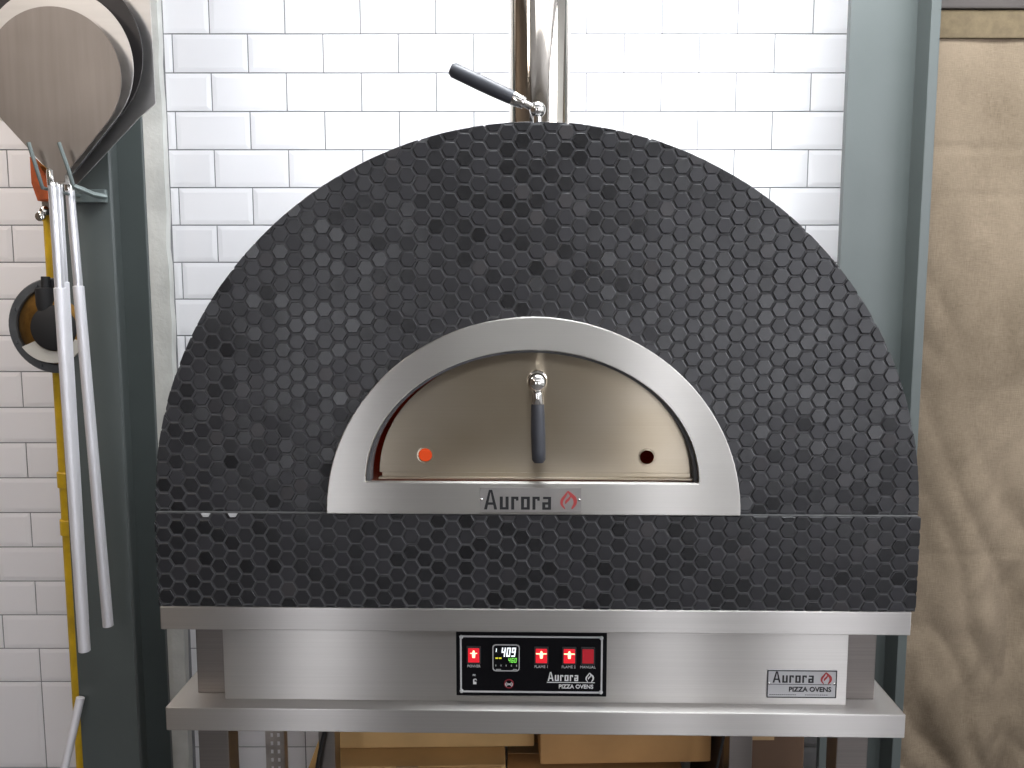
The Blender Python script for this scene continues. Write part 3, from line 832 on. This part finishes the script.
# ================================================================ GAS PIPE, VALVE, REGULATOR
gp = thing('gas_pipe', 'yellow painted gas pipe running down beside the left column', 'pipe', (-1.1, .66, 0))
b = MB(); b.rod((-1.094, .66, 0), (-1.094, .66, 1.69), r=.024); b.build('pipe_run', gp, M['yellow'])
b = MB(); b.rod((-1.094, .66, 1.70), (-1.094, .66, RH - .002), r=.016); b.build('pipe_riser', gp, M['yellow'])
for z in (1.02, .90, 1.46):
    b = MB(); b.lathe([(.026, -.02), (.028, -.018), (.028, .018), (.026, .02)], 20, Matrix.Translation((-1.094, .66, z))); b.build('coupling', gp, M['yellow'])
b = MB(); b.rod((-1.088, .645, 1.66), (-1.088, .645, 1.70), [(.016, 0), (.026, .1), (.026, .9), (.018, 1)], n=6); b.ball((-1.096, .625, 1.668), .013)
b.lathe([(.008, -.006), (.011, -.004), (.011, .004), (.008, .006)], 16, Matrix.Translation((-1.102, .615, 1.655)) @ Matrix.Rotation(PI / 2, 4, 'X'))
vb = b.build('valve_body', gp, M['chrome'], label='chrome ball valve body')
b = MB(); b.prism([(-1.112, 1.79), (-1.092, 1.77), (-1.075, 1.745), (-1.062, 1.690), (-1.100, 1.690), (-1.112, 1.73)], .60, .632, .003)
b.build('valve_handle', gp, M['orange'], label='orange valve lever')
gr = thing('gas_regulator', 'round grey-rimmed gas regulator with bronze dome on the yellow pipe', 'regulator', (-1.09, .6, 1.3))
Rm = Matrix.Translation((-1.080, .620, 1.4000)) @ Matrix.Rotation(PI / 2, 4, 'X')
b = MB(); b.lathe([(.110, -.010), (.113, -.008), (.113, .006), (.110, .010), (.093, .010), (.091, .004), (.091, -.01)], 56, Rm); 
for k in range(8):
    a = 2 * PI * (k + .5) / 8
    b.lathe([(.0045, 0), (.0045, .004), (0, .0045)], 6, Matrix.Translation((-1.080 + .102 * math.cos(a), .610, 1.4000 + .102 * math.sin(a))) @ Matrix.Rotation(PI / 2, 4, 'X'))
b.build('rim_flange', gr, M['iron_grey'])
b = MB(); b.lathe([(.091, .002), (.084, .010), (.070, .020), (.055, .028), (.035, .033), (0, .034)], 48, Rm, cap=False)
b.build('dome', gr, M['brass'], label='bronze dome')
b = MB(); b.lathe([(.054, .029), (.052, .035), (.044, .039), (0, .040)], 40, Matrix.Translation((0.006, 0, -.004)) @ Rm); 
b.build('cap', gr, M['black'], label='black centre cap')
# cream lower sector
pts = []
a0, a1 = math.radians(214), math.radians(330)
pts = [(-1.080 + .086 * math.cos(a0 + (a1 - a0) * i / 24), 1.4000 + .086 * math.sin(a0 + (a1 - a0) * i / 24)) for i in range(25)]
pts += [(-1.074 + .055 * math.cos(a1 - (a1 - a0) * i / 24), 1.3960 + .055 * math.sin(a1 - (a1 - a0) * i / 24)) for i in range(25)]
b = MB(); b.prism(pts, .5895, .6170); b.build('data_plate', gr, M['cream'], label='cream plate along the lower rim')
b = MB(); b.rod((-1.094, .600, 1.490), (-1.092, .600, 1.423), [(.014, 0), (.022, .02), (.022, .6), (.016, 1)], n=18)
b.rod((-1.092, .60, 1.488), (-1.091, .60, 1.516), r=.010)
b.build('inlet_fitting', gr, M['black'])

# ================================================================ UNDER THE STAND
def carton(x0, x1, y0, y1, z0, z1, label, rz=0, m='card', flaps=False):
    c = Vector(((x0 + x1) / 2, (y0 + y1) / 2, z0)); mt = Matrix.Translation(c) @ Matrix.Rotation(rz, 4, 'Z') @ Matrix.Translation(-c)
    t = thing('cardboard_box', label, 'cardboard box', tuple(c), group=None)
    b = MB(); b.box(x0, x1, y0, y1, z0, z1, .004, mt); b.build('carton', t, M[m])
    b = MB(); ym = (y0 + y1) / 2
    b.box(x0 - .001, x1 + .001, ym - .025, ym + .025, z1 - .002, z1 + .0012, 0, mt)
    b.build('tape', t, M['tape']); b = MB()
    b.box((x0 + x1) / 2 - .025, (x0 + x1) / 2 + .025, y0 - .0012, y0 + .002, z1 - .09, z1 + .001, 0, mt)
    b.build('tape', t, M['tape'])
    b = MB(); b.box(x0 + .01, x1 - .01, y0 - .003, y0, z1 - .012, z1 - .002, 0, mt); b.build('flap_edge', t, M['card2'])
carton(-.47, -.02, .42, .80, 0, .405, 'lower pale cardboard box under the left half of the stand', .03)
carton(-.03 + .02, .40, .36, .74, 0, .375, 'lower browner cardboard box under the right half of the stand', -.02, 'card2')
carton(.475, .665, .42, .74, 0, .56, 'dark brown cardboard box under the stand near the right legs', .0, 'card3')
carton(-.42, .05, .50, .82, .4065, .62, 'upper cardboard box set back on the pale box, left of centre', .02)
carton(.06, .455, .44, .74, .402, .60, 'upper cardboard box on the browner box, right of centre', .03, 'card2')
t = thing('slotted_upright', 'perforated galvanised shelving upright behind the left stand leg', 'upright', (-.5, .4, 0))
b = MB(); x0 = -.548; outl = [(x0, 0), (x0 + .042, 0), (x0 + .042, .70), (x0, .70)]; holes = []
for k in range(34):
    z = .03 + k * .0195
    for xx in (.014, .029): holes.append([(x0 + xx - .003, z), (x0 + xx - .003, z + .010), (x0 + xx + .003, z + .010), (x0 + xx + .003, z)])
b.plate([outl] + holes, .380, .382); b.box(x0, x0 + .002, .382, .405, 0, .70); b.box(x0 + .040, x0 + .042, .382, .405, 0, .70)
b.build('strut', t, M['galv'])
b = MB(); b.tube([Vector((-.395 + .006 * math.sin(k * .7) - .0009 * k * k * .5, .33, .70 - .035 * k)) for k in range(20)], .0045, 8)
b.build('power_cable', m=M['cable'], label='black cable hanging under the stand at the left', cat='cable')
b = MB(); b.tube([Vector((.452 + .012 * math.sin(k * .55), .33, .70 - .035 * k)) for k in range(20)], .0035, 8)
b.build('power_cable', m=M['cable'], label='thin black cable hanging under the stand at the right', cat='cable')
for o in bpy.data.objects:
    if '_b' in o: del o['_b']
